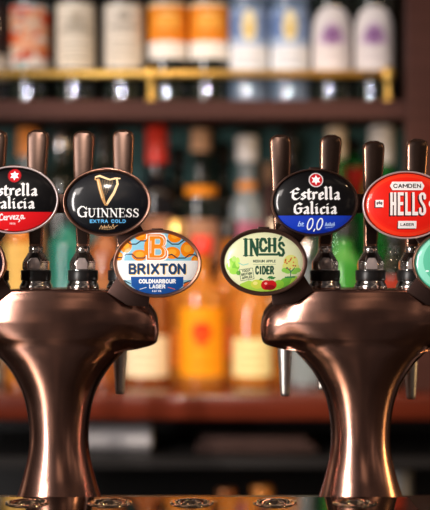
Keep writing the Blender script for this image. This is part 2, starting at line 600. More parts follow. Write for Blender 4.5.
SH = CZ + 0.275
us = empty('upper_shelf', (0, 0, 0))
tag(us, 'reddish brown wooden upper shelf with a row of labelled bottles', 'shelf')
obj('shelf_board', box(-1.2, 1.2, 0.93, 1.34, SH - 0.013, SH), M_MAHOG2, us, False)
obj('shelf_lip', box(-1.2, 1.2, 0.92, 0.945, SH - 0.033, SH, 0.002), M_MAHOG2, us, False)
struct('trim_2', box(-1.2, 1.2, 1.10, 1.12, SH, SH + 0.62), M_DARKWOOD)
ux = at(404, 60, 0.93).x
struct('trim_1', box(ux, ux + 0.09, 0.90, 0.93, BB, SH + 0.62, 0.003), M_MAHOG2)

# --- brass gallery rail on the shelf
RY = 0.948
rail = empty('brass_rail', at(150, 105, RY))
tag(rail, 'polished brass gallery rail in front of the upper shelf bottles', 'rail')
ro = Vector(rail.location)


def rl(px, py):
    return at(px, py, RY) - ro


obj('rail_bar', tube([rl(-60, 74), rl(394, 74)], 0.0072, 14), M_BRASS, rail)
for px in (-4 - 40, 151, 388):
    b = rl(px, 74)
    zb = SH - ro.z
    prof = [(0.010, zb), (0.010, zb + 0.004), (0.0055, zb + 0.010), (0.0055, b.z - 0.016), (0.008, b.z - 0.012), (0.0105, b.z - 0.004), (0.0115, b.z + 0.003), (0.008, b.z + 0.011), (0.001, b.z + 0.014)]
    obj('rail_post', lathe(prof, 18, (b.x, b.y, 0)), M_BRASS, rail)


# ------------------------------------------------------------------ bottles
def bottle_prof(R, hb, hs, rn, H):
    p = [(R * 0.80, 0.0), (R * 0.95, 0.0015), (R * 0.99, 0.005), (R, 0.009), (R, 0.011), (R, 0.02), (R, hb - 0.01), (R, hb)]
    for i in range(1, 9):
        u = i / 8
        p.append((rn + (R - rn) * (0.5 + 0.5 * math.cos(math.pi * u)) , hb + hs * u))
    p += [(rn, H - 0.018), (rn * 1.16, H - 0.017), (rn * 1.16, H - 0.006), (rn * 0.95, H - 0.001), (rn * 0.6, H)]
    return p


def make_bottle(name, spec):
    root = empty(name, (0, 0, 0))
    R, hb, hs, rn, H = spec['dim']
    prof = bottle_prof(R, hb, hs, rn, H)
    obj('glass_body', lathe(prof, 36), spec['glass'], root)
    ch, cm = spec.get('cap', (0.03, M_BLACK))
    rc = rn * 1.28
    obj('cap', lathe([(rc, H - ch * 0.8), (rc * 1.02, H - ch * 0.78), (rc * 1.02, H + ch * 0.15), (rc * 0.9, H + ch * 0.2)], 20), cm, root)
    for i, lb in enumerate(spec.get('labels', [])):
        art, z0, z1, half, fit = lb
        rad = (R if fit is None else fit) + 0.0007
        wx, wy = art.xs[-1], art.ys[-1]
        inside = (lambda X, Y: np.ones(X.shape, bool)) if not spec.get('dome') or i else (lambda X, Y: ((Y < 0.62 * wy) | (((X - wx / 2) / (wx / 2)) ** 2 + ((Y - 0.62 * wy) / (0.38 * wy)) ** 2 < 1)))
        paint_mesh('label' if fit is None else 'neck_label', art,
                   lambda X, Y: np.stack([rad * np.sin((X / wx - .5) * 2 * half), -rad * np.cos((X / wx - .5) * 2 * half), z0 + (z1 - z0) * Y / wy], 1),
                   inside, M_PAPER, root)
    return root


def label_art(base, bands=(), marks=(), w_=10, h_=14, res=5):
    a = Art(0, w_, 0, h_, res, base)
    for y0, y1, c in bands:
        a.put((a.Y >= y0 * h_) & (a.Y <= y1 * h_), c)
    for m in marks:
        if m[0] == 'e':
            a.ell(m[1] * w_, m[2] * h_, m[3] * w_, m[4] * h_, m[5])
        elif m[0] == 'l':
            a.line([(m[1] * w_, m[2] * h_), (m[3] * w_, m[4] * h_)], m[5], m[6])
    return a


def text_lines(n, y0, y1, col, seed=1):
    r = random.Random(seed)
    out = []
    for i in range(n):
        y = y0 + (y1 - y0) * i / max(1, n - 1)
        h = r.uniform(.15, .36)
        out.append(('l', .5 - h, y, .5 + h, y, 0.28, col))
    return out


G_DARK = mat('dark_green_glass', (0.010, 0.014, 0.010), 0.05, ior=1.6)
G_BLACK = mat('black_glass', (0.008, 0.008, 0.010), 0.05, ior=1.6)
G_GREEN = mat('green_glass', (0.02, 0.28, 0.05), 0.02, trans=0.5, coat=0.4)
G_LIME = mat('bright_green_glass', (0.08, 0.42, 0.06), 0.02, trans=0.4, coat=0.4)
G_AMBER = mat('amber_spirit_glass', (0.95, 0.36, 0.05), 0.02, trans=0.55, coat=0.5)
G_BROWN = mat('brown_spirit_glass', (0.42, 0.12, 0.03), 0.02, trans=0.45, coat=0.5)
G_CLEAR = mat('clear_spirit_glass', (0.36, 0.42, 0.44), 0.02, trans=0.4, coat=0.5)
G_BLUE = mat('pale_blue_glass', (0.28, 0.38, 0.52), 0.02, trans=0.5, coat=0.5)
G_TEAL = mat('teal_glass', (0.02, 0.26, 0.20), 0.02, trans=0.35, coat=0.5)
G_ROSE = mat('rose_glass', (0.50, 0.24, 0.20), 0.02, trans=0.5, coat=0.4)
CAP_RED = mat('red_capsule', (0.75, 0.04, 0.02), 0.35)
CAP_ORANGE = mat('orange_capsule', (0.85, 0.30, 0.06), 0.4)
CAP_TAN = mat('cork_stopper', (0.62, 0.36, 0.20), 0.6, noise=0.2)
CAP_CREAM = mat('cream_cap', (0.80, 0.66, 0.48), 0.5)
CAP_WHITE = mat('white_cap', (0.80, 0.78, 0.76), 0.4)
CAP_GOLD = mat('gold_cap', (0.85, 0.55, 0.18), 0.3, 0.8)
CAP_SILVER = mat('silver_cap', (0.7, 0.7, 0.72), 0.25, 1.0)
CAP_BLACK = mat('black_cap', (0.015, 0.015, 0.015), 0.35)

wine = (0.0365, 0.205, 0.055, 0.0145, 0.315)
zl = lambda py: (103 - py) * kk(1.0)      # label heights measured from the base of the upper row


def top_bottle(kind, labels, glass, dome=False, cap=(0.05, CAP_BLACK)):
    return make_bottle('wine_bottle', dict(dim=wine, glass=glass, labels=labels, dome=dome, cap=cap))


rnd = random.Random(4)
pat = [('e', rnd.uniform(.05, .95), rnd.uniform(.05, .95), rnd.uniform(.08, .2), rnd.uniform(.05, .12), rnd.choice(['D9542B', 'E08A5A', '8FB0AE', 'C9B8A8', 'E2A27E', 'B7472F', 'DDD2C6'])) for _ in range(34)]
a_pat = label_art('D8B49A', [(0, .22, 'E4DAD0'), (.93, 1, 'CDD6DA')], pat[:26])
a_cream = label_art('E8DCC8', [], [('e', .5, .80, .12, .06, 'B8A890')] + text_lines(5, .55, .72, '9A8C78', 2) + text_lines(5, .12, .4, 'A89A86', 5))
a_cream2 = label_art('E5DACA', [], [('e', .5, .82, .14, .07, 'B0A494')] + text_lines(4, .58, .74, '8C8072', 8) + text_lines(6, .1, .42, 'A59A8A', 11))
a_oran = label_art('E88A22', [(0, .30, 'F0EAE2'), (.93, 1.0, 'F2D9B0')], [('e', .5, .66, .28, .16, 'F3A843'), ('l', .3, .5, .7, .5, .5, 'C96A14'), ('l', .36, .80, .64, .80, .4, 'F6D08A'), ('l', .3, .2, .7, .2, .25, 'C8B8A8')])
a_blue = label_art('AFC0D8', [(0, .40, 'E4E6EA'), (.94, 1, '7D95BC')], [('e', .22, .72, .20, .20, '6D86B4'), ('e', .80, .70, .2, .22, '7C94BE'), ('e', .5, .72, .15, .24, 'EFE2B8'), ('e', .5, .66, .08, .12, 'D8B860'), ('l', .25, .25, .75, .25, .3, 'A8AEBA'), ('l', .3, .15, .7, .15, .25, 'B0B4BE')])
a_crest = label_art('EAE0DC', [], [('e', .5, .56, .22, .15, 'A883A8'), ('e', .5, .58, .12, .09, '8A5C90'), ('e', .30, .50, .07, .06, 'C4A4C2'), ('e', .70, .50, .07, .06, 'C4A4C2'), ('e', .5, .70, .1, .05, 'B897B6'),
                                   ('l', .3, .28, .7, .28, .25, 'CBBFC4'), ('l', .34, .2, .66, .2, .25, 'CFC4C8')])
a_white = label_art('D8D2CA', [(.7, 1, 'BFB6AC')], text_lines(4, .2, .5, 'A09890', 3))

H1 = 1.25    # label wraps this many radians either side
specs = [
    ('white', [(a_white, zl(80), zl(55), H1, None)], G_BLACK, False),
    ('pat', [(a_pat, zl(68), zl(6), H1, None)], G_DARK, False),
    ('cream', [(a_cream, zl(68), zl(4), H1, None)], G_DARK, False),
    ('cream2', [(a_cream2, zl(68), zl(5), H1, None)], G_DARK, False),
    ('oran', [(a_oran, zl(59), zl(4), H1, None)], G_DARK, False),
    ('blue', [(a_blue, zl(74), zl(8), H1, None)], G_BLUE, False),
    ('crest', [(a_crest, zl(74), zl(7), H1, None)], G_DARK, True),
]
proto = {k: top_bottle(k, l, g, d) for k, l, g, d in specs}
top_row = [
    ('white', -10, 'dark wine bottle with a low white label at the far left of the top shelf', None),
    ('pat', 30, 'wine bottle with an orange and pink patterned label on the top shelf', None),
    ('cream', 76, 'cream-labelled wine bottle next to the orange and pink patterned one on the top shelf', None),
    ('cream2', 124, 'cream-labelled wine bottle left of the orange-labelled pair on the top shelf', None),
    ('oran', 168, 'orange and white labelled wine bottle beside the cream-labelled ones, above the rail post', None),
    ('oran', 209, 'orange and white labelled wine bottle beside the blue-labelled ones on the top shelf', None),
    ('blue', 249, 'blue and white labelled bottle next to the orange-labelled pair on the top shelf', None),
    ('blue', 290, 'blue and white labelled bottle next to the purple-crested ones on the top shelf', None),
    ('crest', 332, 'wine bottle with a white arched label and purple crest, beside the blue-labelled bottle', None),
    ('crest', 374, 'purple-crested white arched wine bottle at the right end of the rail', None),
]
used = set()
for k, px, lab, g in top_row:
    o = proto[k] if k not in used else copy_tree(proto[k])
    used.add(k)
    p = at(px, 103, 1.0)
    o.location = (p.x, 1.0, SH)
    o.rotation_euler.z = -math.atan2(p.x, 2.5)
    tag(o, lab, 'bottle', 'labelled bottles on the upper shelf')

# ---- lower back bar, front row (standing on the worktop) and back row (standing on the riser)
round_b = (0.040, 0.150, 0.050, 0.014, 0.285)
slim_b = (0.034, 0.175, 0.055, 0.0135, 0.300)
fat_b = (0.043, 0.160, 0.045, 0.015, 0.270)
tall_b = (0.033, 0.200, 0.050, 0.0135, 0.320)


def la(base, lines='9A8A70', seed=1, marks=(), bands=()):
    return label_art(base, bands, list(marks) + text_lines(4, .2, .8, lines, seed), 8, 8, 4)


front = [  # px, Y, dims, glass, cap, [(art, z0, z1, half, fit)], label
    (-14, 1.04, slim_b, G_CLEAR, (0.04, CAP_WHITE), [(la('CFCBC2'), .04, .13, 1.2, None)], 'clear bottle with a grey label at the far left of the worktop'),
    (21, 1.05, (0.030, 0.27, 0.03, 0.013, 0.335), G_AMBER, (0.04, CAP_GOLD), [(la('E6BC68', 'C09040'), .155, .262, 1.3, None)], 'tall bottle with a straw yellow label between the first two chrome taps'),
    (68, 1.05, (0.036, 0.26, 0.03, 0.014, 0.33), G_TEAL, (0.04, CAP_BLACK), [], 'teal green bottle behind the taps of the left tower'),
    (106, 1.06, (0.036, 0.24, 0.04, 0.014, 0.32), G_BROWN, (0.04, CAP_TAN), [(la('9A6238', '6A4020'), .13, .2, 1.2, None)], 'brown bottle with a tan label behind the black harp badge'),
    (147, 1.03, fat_b, G_BROWN, (0.035, CAP_BLACK), [(la('EBD9B4', 'B09A70', 4), .018, .092, 1.2, None)], 'squat brown bottle with a cream label behind the left tower spout'),
    (202, 1.03, (0.042, 0.168, 0.03, 0.015, 0.270), G_AMBER, (0.035, CAP_RED), [(la('F59B10', 'E08008', 4, [('e', .5, .62, .18, .16, 'D8300C')]), .02, .145, 1.25, None)], 'bright orange labelled bottle centred between the two towers'),
    (252, 1.03, (0.038, 0.135, 0.06, 0.014, 0.265), G_AMBER, (0.035, CAP_CREAM), [(la('EFDFA0', 'C0A860', 9), .018, .088, 1.2, None)], 'amber bottle with a pale yellow label left of the right tower spout'),
    (306, 1.03, (0.036, 0.10, 0.04, 0.013, 0.26), G_CLEAR, (0.035, CAP_SILVER), [], 'plain clear bottle behind the right tower column, left side'),
    (344, 1.06, (0.034, 0.22, 0.04, 0.014, 0.30), G_LIME, (0.035, CAP_BLACK), [(la('E8DDB8', 'B0A880', 3), .07, .15, 1.1, None)], 'bright green bottle behind the taps of the right tower'),
    (395, 1.05, (0.036, 0.20, 0.05, 0.014, 0.29), G_DARK, (0.035, CAP_BLACK), [(la('A8341C', '702010', 6), .14, .20, 1.1, None)], 'dark bottle with a brick red label behind the red badge of the right tower'),
    (437, 1.05, slim_b, G_DARK, (0.035, CAP_BLACK), [], 'dark bottle on the worktop at the right edge of the picture'),
    (176, 1.09, slim_b, G_AMBER, (0.035, CAP_GOLD), [(la('E8862C', 'B05010', 13), .03, .10, 1.2, None)], 'slim amber bottle with a gold cap left of the bright orange one'),
    (228, 1.09, slim_b, G_AMBER, (0.035, CAP_BLACK), [(la('D8642C', 'A03010', 14), .05, .11, 1.2, None)], 'slim amber bottle with a black cap between the bright orange and pale yellow labels'),
    (279, 1.09, slim_b, G_AMBER, (0.035, CAP_CREAM), [(la('E6C8A8', 'B08060', 15), .09, .16, 1.2, None)], 'slim amber bottle with a cream cap behind the pale green badge'),
]
rear = [
    (-12, 1.20, tall_b, G_DARK, (0.04, CAP_BLACK), [], 'dark bottle on the riser at the left edge of the picture'),
    (28, 1.20, (0.034, 0.19, 0.06, 0.0165, 0.315), G_CLEAR, (0.055, CAP_ORANGE), [(la('E0A060', 'B07030', 2), .05, .11, 1.1, None)], 'clear bottle with an orange stopper behind the leftmost whole handle'),
    (62, 1.22, tall_b, G_DARK, (0.04, CAP_SILVER), [], 'black bottle between the two left tower handles'),
    (104, 1.20, tall_b, G_DARK, (0.04, CAP_BLACK), [(la('4A6A68', '304040', 2), .08, .17, 1.1, None)], 'dark bottle with a dull green label between the left tower handles'),
    (157, 1.20, (0.034, 0.175, 0.05, 0.0165, 0.325), G_BLACK, (0.075, CAP_RED), [(la('A8765A', '7A4A30', 2), .055, .135, 1.2, None)], 'dark bottle with a long red capsule and tan label on the riser'),
    (201, 1.20, (0.034, 0.165, 0.05, 0.0155, 0.325), G_DARK, (0.045, CAP_TAN), [(la('B08468', '80583C', 5), .05, .13, 1.2, None), (label_art('F09018', w_=4, h_=4, res=3), .163, .195, 1.5, 0.0305)], 'dark bottle with an orange shoulder band and cork on the riser'),
    (247, 1.20, (0.033, 0.150, 0.05, 0.0165, 0.285), G_CLEAR, (0.05, CAP_WHITE), [(la('A86078', '804058', 2), .03, .125, 1.1, None), (label_art('D88838', w_=4, h_=4, res=3), .185, .205, 1.5, 0.0185)], 'clear bottle with a plum label and white cap on the riser'),
    (289, 1.20, tall_b, G_BLACK, (0.04, CAP_BLACK), [(la('D8A888', 'A07858', 2), .02, .10, 1.2, None)], 'black bottle with a low pink label behind the first handle of the right tower'),
    (336, 1.20, (0.033, 0.175, 0.05, 0.015, 0.31), G_GREEN, (0.06, CAP_CREAM), [], 'green bottle with a cream cap between the right tower handles'),
    (353, 1.27, (0.030, 0.240, 0.03, 0.014, 0.29), G_GREEN, (0.03, CAP_BLACK), [(la('D02818', '901008', 2), .17, .235, 1.2, None)], 'green bottle with a red label at the back of the riser'),
    (381, 1.20, (0.036, 0.195, 0.045, 0.0185, 0.325), G_GREEN, (0.075, CAP_WHITE), [], 'green bottle with a long white cap left of the last handle'),
    (424, 1.20, tall_b, G_DARK, (0.04, CAP_BLACK), [], 'dark bottle on the riser at the right edge of the picture'),
    (224, 1.28, (0.032, 0.16, 0.05, 0.013, 0.28), G_DARK, (0.04, CAP_BLACK), [(la('B8907A', '806048', 2), .04, .12, 1.2, None)], 'dark bottle with a peach label behind the cork-stoppered one'),
    (178, 1.28, (0.032, 0.16, 0.05, 0.013, 0.27), G_DARK, (0.04, CAP_BLACK), [(la('8A5E40', '5C3C20', 2), .04, .12, 1.2, None)], 'dark bottle at the back between the red capsule and the cork'),
    (270, 1.28, (0.032, 0.13, 0.04, 0.013, 0.24), G_ROSE, (0.04, CAP_TAN), [(la('B4866C', '806048', 2), .03, .11, 1.2, None)], 'rose bottle with a tan cap behind the pale green badge'),
]
for rows, z, g in ((front, BB, 'spirit bottles on the worktop'), (rear, RIS, 'spirit bottles on the riser')):
    for px, Y, dim, gl, cap, labels, lab in rows:
        dim = dim[:4] + (min(dim[4], 0.300),) if z == RIS else dim
        o = make_bottle('spirit_bottle', dict(dim=dim, glass=gl, cap=cap, labels=labels))
        p = at(px, 255, Y)
        o.location = (p.x, Y, z)
        tag(o, lab, 'bottle', g)

# ---- under-shelf: a lying sleeve of ribbed white cup lids, small jars
zs = BB - 0.112
k = kk(0.96)
sl = [(0.0235, 0)]
prof = []
for i in range(17):
    t = i * 0.0085
    prof += [(0.0246, t), (0.0246, t + 0.0042), (0.0205, t + 0.0048), (0.0205, t + 0.0080)]
prof += [(0.022, 0.1425), (0.016, 0.146)]
bm = lathe(prof, 24)
bmesh.ops.rotate(bm, verts=bm.verts, matrix=Matrix.Rotation(math.pi / 2, 3, 'Y'), cent=(0, 0, 0))
o = obj('cup_sleeve', bm, M_CUP, None, True, 40)
o.location = (at(72, 440, 0.96).x, 0.96, zs + 0.0244)
tag(o, 'lying sleeve of ribbed white plastic cups on the shelf under the worktop', 'cup sleeve')
for px, c, lab in ((250, M_RISER, 'brown folded cloth pile on the under-shelf between the towers'),):
    p = at(px, 450, 0.99)
    bm = bmesh.new()
    for i in range(3):
        add_box(bm, -0.10 + 0.006 * i, 0.12 - 0.01 * i, -0.045, 0.045, i * 0.009, i * 0.009 + 0.0085, 0.003)
    o = obj('folded_cloth', bm, mat('brown_cloth', (0.07, 0.035, 0.028), 0.9, noise=0.3))
    o.location = (p.x, 0.99, zs)
    tag(o, lab, 'cloth')

zb = BB - 0.48
for px, py, r, h, m_, lab in ((226, 495, .017, .09, mat('copper_tin', (0.75, 0.30, 0.12), 0.3, 0.8), 'small copper tin low under the worktop, left of its twin'),
                              (262, 492, .020, .10, mat('orange_tin', (0.85, 0.33, 0.08), 0.3, 0.6), 'small orange tin low under the worktop, right of the copper one'),
                              (398, 470, .026, .15, mat('grey_tin', (0.28, 0.28, 0.28), 0.4, 0.3), 'grey canister under the worktop right of the right tower column')):
    Y = 0.98
    top = at(px, py, Y)
    hh = top.z - zb + 0.012
    o = empty('canister', (top.x, Y, zb))
    obj('can_body', lathe([(r * .96, 0), (r, .003), (r, hh - .012), (r * .97, hh - .010)], 24), m_, o)
    obj('lid', lathe([(r * 1.04, hh - .012), (r * 1.04, hh - .002), (r * .9, hh), (r * .3, hh)], 24), m_, o)
    tag(o, lab, 'canister')

# ------------------------------------------------------------------ drip tray with ringed holes
TY0, TY1 = -0.235, -0.060
TZ = CZ - (497 - 255) * kk(TY1)
x_r = at(408, 497, TY1).x
tray = empty('drip_tray', (0, TY1, BAR_Z))
tag(tray, 'polished metal tray rail with a row of ringed round holes before the towers', 'drip tray')
hz = TZ - BAR_Z


def tray_plate():
    """flat plate with round holes: strips between squares, each square ringed round its hole"""
    bm = bmesh.new()
    y1, y0 = 0.0, TY0 - TY1
    hy = -0.095 - TY1
    R = 0.0185
    q = 0.030
    xs = [at(p, 503, -0.095).x for p in (-56, 27, 110, 192, 275, 355)]
    cur = -0.9

    def quad(a, b, c, d):
        bm.faces.new([bm.verts.new(v) for v in (a, b, c, d)])
    for xc in xs:
        quad((cur, y0, hz), (xc - q, y0, hz), (xc - q, y1, hz), (cur, y1, hz))
        quad((xc - q, hy + q, hz), (xc + q, hy + q, hz), (xc + q, y1, hz), (xc - q, y1, hz))
        quad((xc - q, y0, hz), (xc + q, y0, hz), (xc + q, hy - q, hz), (xc - q, hy - q, hz))
        n = 48
        inn, out = [], []
        for i in range(n):
            a = 2 * math.pi * i / n
            c, s = math.cos(a), math.sin(a)
            f = q / max(abs(c), abs(s))
            inn.append(bm.verts.new((xc + R * c, hy + R * s, hz)))
            out.append(bm.verts.new((xc + f * c, hy + f * s, hz)))
        for i in range(n):
            j = (i + 1) % n
            bm.faces.new((inn[i], inn[j], out[j], out[i]))
        cur = xc + q
    quad((cur, y0, hz), (x_r, y0, hz), (x_r, y1, hz), (cur, y1, hz))
    # rim faces of the plate and the bevelled right end
    quad((-0.9, y1, hz), (x_r, y1, hz), (x_r, y1, 0.0), (-0.9, y1, 0.0))
    quad((-0.9, y0, hz), (x_r, y0, hz), (x_r, y0, 0.0), (-0.9, y0, 0.0))
    quad((x_r, y0, hz), (x_r, y1, hz), (x_r + 0.022, y1, 0.0), (x_r + 0.022, y0, 0.0))
    quad((-0.9, y0, hz), (-0.9, y1, hz), (-0.9, y1, 0), (-0.9, y0, 0))
    bmesh.ops.remove_doubles(bm, verts=bm.verts, dist=1e-5)
    return bm, xs, hy


bm, hx, hy = tray_plate()
obj('tray_plate', bm, M_TRAY, tray, False)
for xc in hx:
    r0 = 0.0185
    ring = [(r0 + 0.0045, hz - 0.0005), (r0 + 0.0040, hz + 0.0010), (r0 + 0.002, hz + 0.0018), (r0 - 0.001, hz + 0.0012), (r0 - 0.0045, hz - 0.0030), (r0 - 0.006, hz - 0.008)]
    bm = bmesh.new()
    add_rings(bm, [[(xc + r * math.cos(2 * math.pi * i / 40), hy + r * math.sin(2 * math.pi * i / 40), z) for i in range(40)] for r, z in ring], cap0=False, cap1=False)
    rg = obj('hole_ring', bm, M_RING, tray)
    obj('drain_cup', lathe([(r0 - 0.0065, 0.002), (r0 - 0.006, hz - 0.008)], 32, (xc, hy, 0)), M_WELL, tray)

# ------------------------------------------------------------------ the badges' artwork
NAVY = '1B3A66'


def new_face(base):
    return Art(-45, 45, -36, 36, 3.4, base)


def to(cx, cy):
    return lambda px, py: (px - cx, cy - py)


def face_estrella(red):
    cx, cy = (14.5, 199.8) if red else (314.8, 202.3)
    T = to(cx, cy)
    a = new_face('070608')
    a.ell(-6, 30, 44, 16, '1C1A1C')  # grey arc near the top: dome reflection painted into the print
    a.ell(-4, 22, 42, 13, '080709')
    yb = T(0, 212 if red else 215.8)[1]
    a.put(a.Y < yb, 'D9141B' if red else '1438B4')
    if not red:
        a.put((a.Y < yb - 13 - 0.01 * a.X ** 2), '0E2C98')
    sx, sy = T(15, 175.8) if red else T(315.7, 180.2)
    a.ell(sx, sy, 6.9 if red else 7.3, 6.9 if red else 7.3, '7E1218' if red else 'D8D0D0')
    a.ell(sx, sy, 6.0 if red else 6.2, 6.6 if red else 6.2, 'C8141E')
    a.poly(star(sx, sy, 5.0, 2.6, 6), 'FFFFFF')
    if red:
        x0, b1 = T(-10.5, 196.3)
        blackletter(a, 'Estrella', x0, T(38, 0)[0], b1, 8.2, 'F6F2F0')
        x0, b2 = T(-8.5, 209)
        blackletter(a, 'Galicia', x0, T(35.3, 0)[0], b2, 8.0, 'F6F2F0')
        W = 'F8E8E8'
        # brush-written word
        x, y = T(-1, 221)
        def sc(pts, w_=1.0):
            a.line([(x + p[0], y + p[1]) for p in pts], w_, W)
        sc([(4.6, 5.8), (3.6, 7), (1.8, 5.5), (1.0, 2.8), (1.8, .8), (4.0, 1.2)], 1.2)
        for x_, gl in ((5.2, 'e'), (8.2, 'r'), (11.4, 'v'), (14.8, 'e'), (17.8, 'z'), (22.2, 'a')):
            G = {'e': [(0, 2), (1.9, 3), (1.6, 4.4), (.3, 3.6), (.3, 1), (2.6, 1)], 'r': [(.2, 4.2), (.4, .6), (.6, 3), (2.4, 4.4)], 'v': [(.2, 4.2), (1.0, .8), (2.6, 4.6)],
                 'z': [(.2, 4.2), (2.6, 4.2), (.2, .8), (2.9, .6), (3.6, -.8), (2.4, -2)], 'a': [(2.6, 4), (.8, 4.2), (.1, 1.6), (1.2, .6), (2.6, 3.6), (2.8, .8), (4.2, 1.4)]}[gl]
            sc([(x_ + p[0], p[1] + .06 * x_) for p in G], 1.05)
        sans(a, '1906', T(10, 0)[0], T(16, 0)[0], T(0, 224.6)[1], T(0, 222.6)[1], 'F4C8C8', .22, .5)
        x, y = T(5, 231)
        a.line([(x - 12, y + 1), (x - 4, y), (x + 3, y + 1.6)], .6, 'F8C0C0')
    else:
        blackletter(a, 'Estrella', T(291, 0)[0], T(339.8, 0)[0], T(0, 200.2)[1], 8.5, 'F2EEEC')
        blackletter(a, 'Galicia', T(293, 0)[0], T(336.5, 0)[0], T(0, 214.4)[1], 8.2, 'F2EEEC')
        x0, y0 = T(306.5, 230)
        Wt = 'F2F4FA'

        def oval(ox, w_, h_):
            pts = [(x0 + ox + w_ * math.cos(t) + .22 * h_ * math.sin(t), y0 + 5.9 + h_ * math.sin(t)) for t in np.linspace(0, 2 * math.pi, 22)]
            a.line(pts, 1.25, Wt)
        oval(3.4, 2.5, 5.5)
        oval(12.9, 2.5, 5.5)
        a.line([(x0 + 8.0, y0 + .8), (x0 + 7.2, y0 - 1.2)], 1.2, Wt)
        L = 'A8C4F0'
        a.line([T(299.5, 221.5), T(298.0, 226), T(300, 226), T(300.8, 223.5), T(298.6, 223.4)], .75, L)
        a.line([T(301.5, 224.8), T(303.4, 223.6), T(302.2, 222.8), T(301.6, 226), T(303.6, 226)], .75, L)
        for i, q in enumerate(range(325, 334, 2)):
            a.line([T(q, 226), T(q + .9, 222.5 + (i % 2)), T(q + 1.4, 225.6)], .75, L)
        a.line([T(325, 228), T(333, 227)], .5, L)
    return a


def face_harp():
    T = to(107, 202.3)
    a = new_face('05080F')
    a.ell(-2, 34, 46, 20, '12161F')  # paler crescent paints the room lights reflected in the dome
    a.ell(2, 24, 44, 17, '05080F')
    cr = lambda x, y: T(60 + x / 4.526, 160 + y / 4.526)
    GO, GD = 'B98A54', 'EAC898'
    a.line([cr(162, 78), cr(160, 88), cr(172, 94)], 1.1, GO)
    a.line([cr(162, 78), cr(180, 72), cr(205, 82), cr(228, 90), cr(250, 84), cr(272, 84)], [1.6, 2.0, 1.8, 1.6, 1.9, 1.2], GD)
    a.line([cr(174, 92), cr(184, 130), cr(196, 172), cr(204, 194)], [3.2, 3.8, 3.4, 2.4], GO)
    a.line([cr(172, 92), cr(181, 130), cr(193, 172)], .8, GD)
    a.line([cr(258, 86), cr(262, 110), cr(246, 150), cr(226, 182), cr(214, 203)], [1.6, 2.2, 2.6, 2.8, 2.0], GD)
    a.line([cr(203, 192), cr(206, 203), cr(216, 204)], 1.4, GO)
    for i in range(8):
        u = i / 8
        a.line([cr(186 + 60 * u, 92 - 3 * u), cr(200 + 46 * u, 180 - 80 * u)], .3, '8C7048')
    serif(a, 'GUINNESS', T(77.0, 0)[0], T(139.4, 0)[0], T(0, 217.4)[1], 8.9, 'F4F2F0', 1.26)
    sans(a, 'EXTRA COLD', T(90, 0)[0], T(126, 0)[0], T(0, 223.0)[1], T(0, 219.5)[1], '5FB0E4', .24, .5)
    x, y = T(99.5, 229)
    sg = [(0, 0), (2.2, 3.6), (3.0, 0.4), (3.6, 2.4), (4.8, .6), (5.2, 3.8), (6, .8), (7, 2.8), (7.6, .6), (9.4, 4.2), (9.8, 1), (11, 2.6), (12, .8), (14, 4.6), (14.6, 1), (16, 2.4), (18.2, 3.6)]
    a.line([(x + p[0], y + p[1]) for p in sg], .55, 'D0A878')
    a.line([(x + 1, y + .2), (x + 8, y - .6), (x + 15, y + .6)], .45, 'B08C60')
    return a


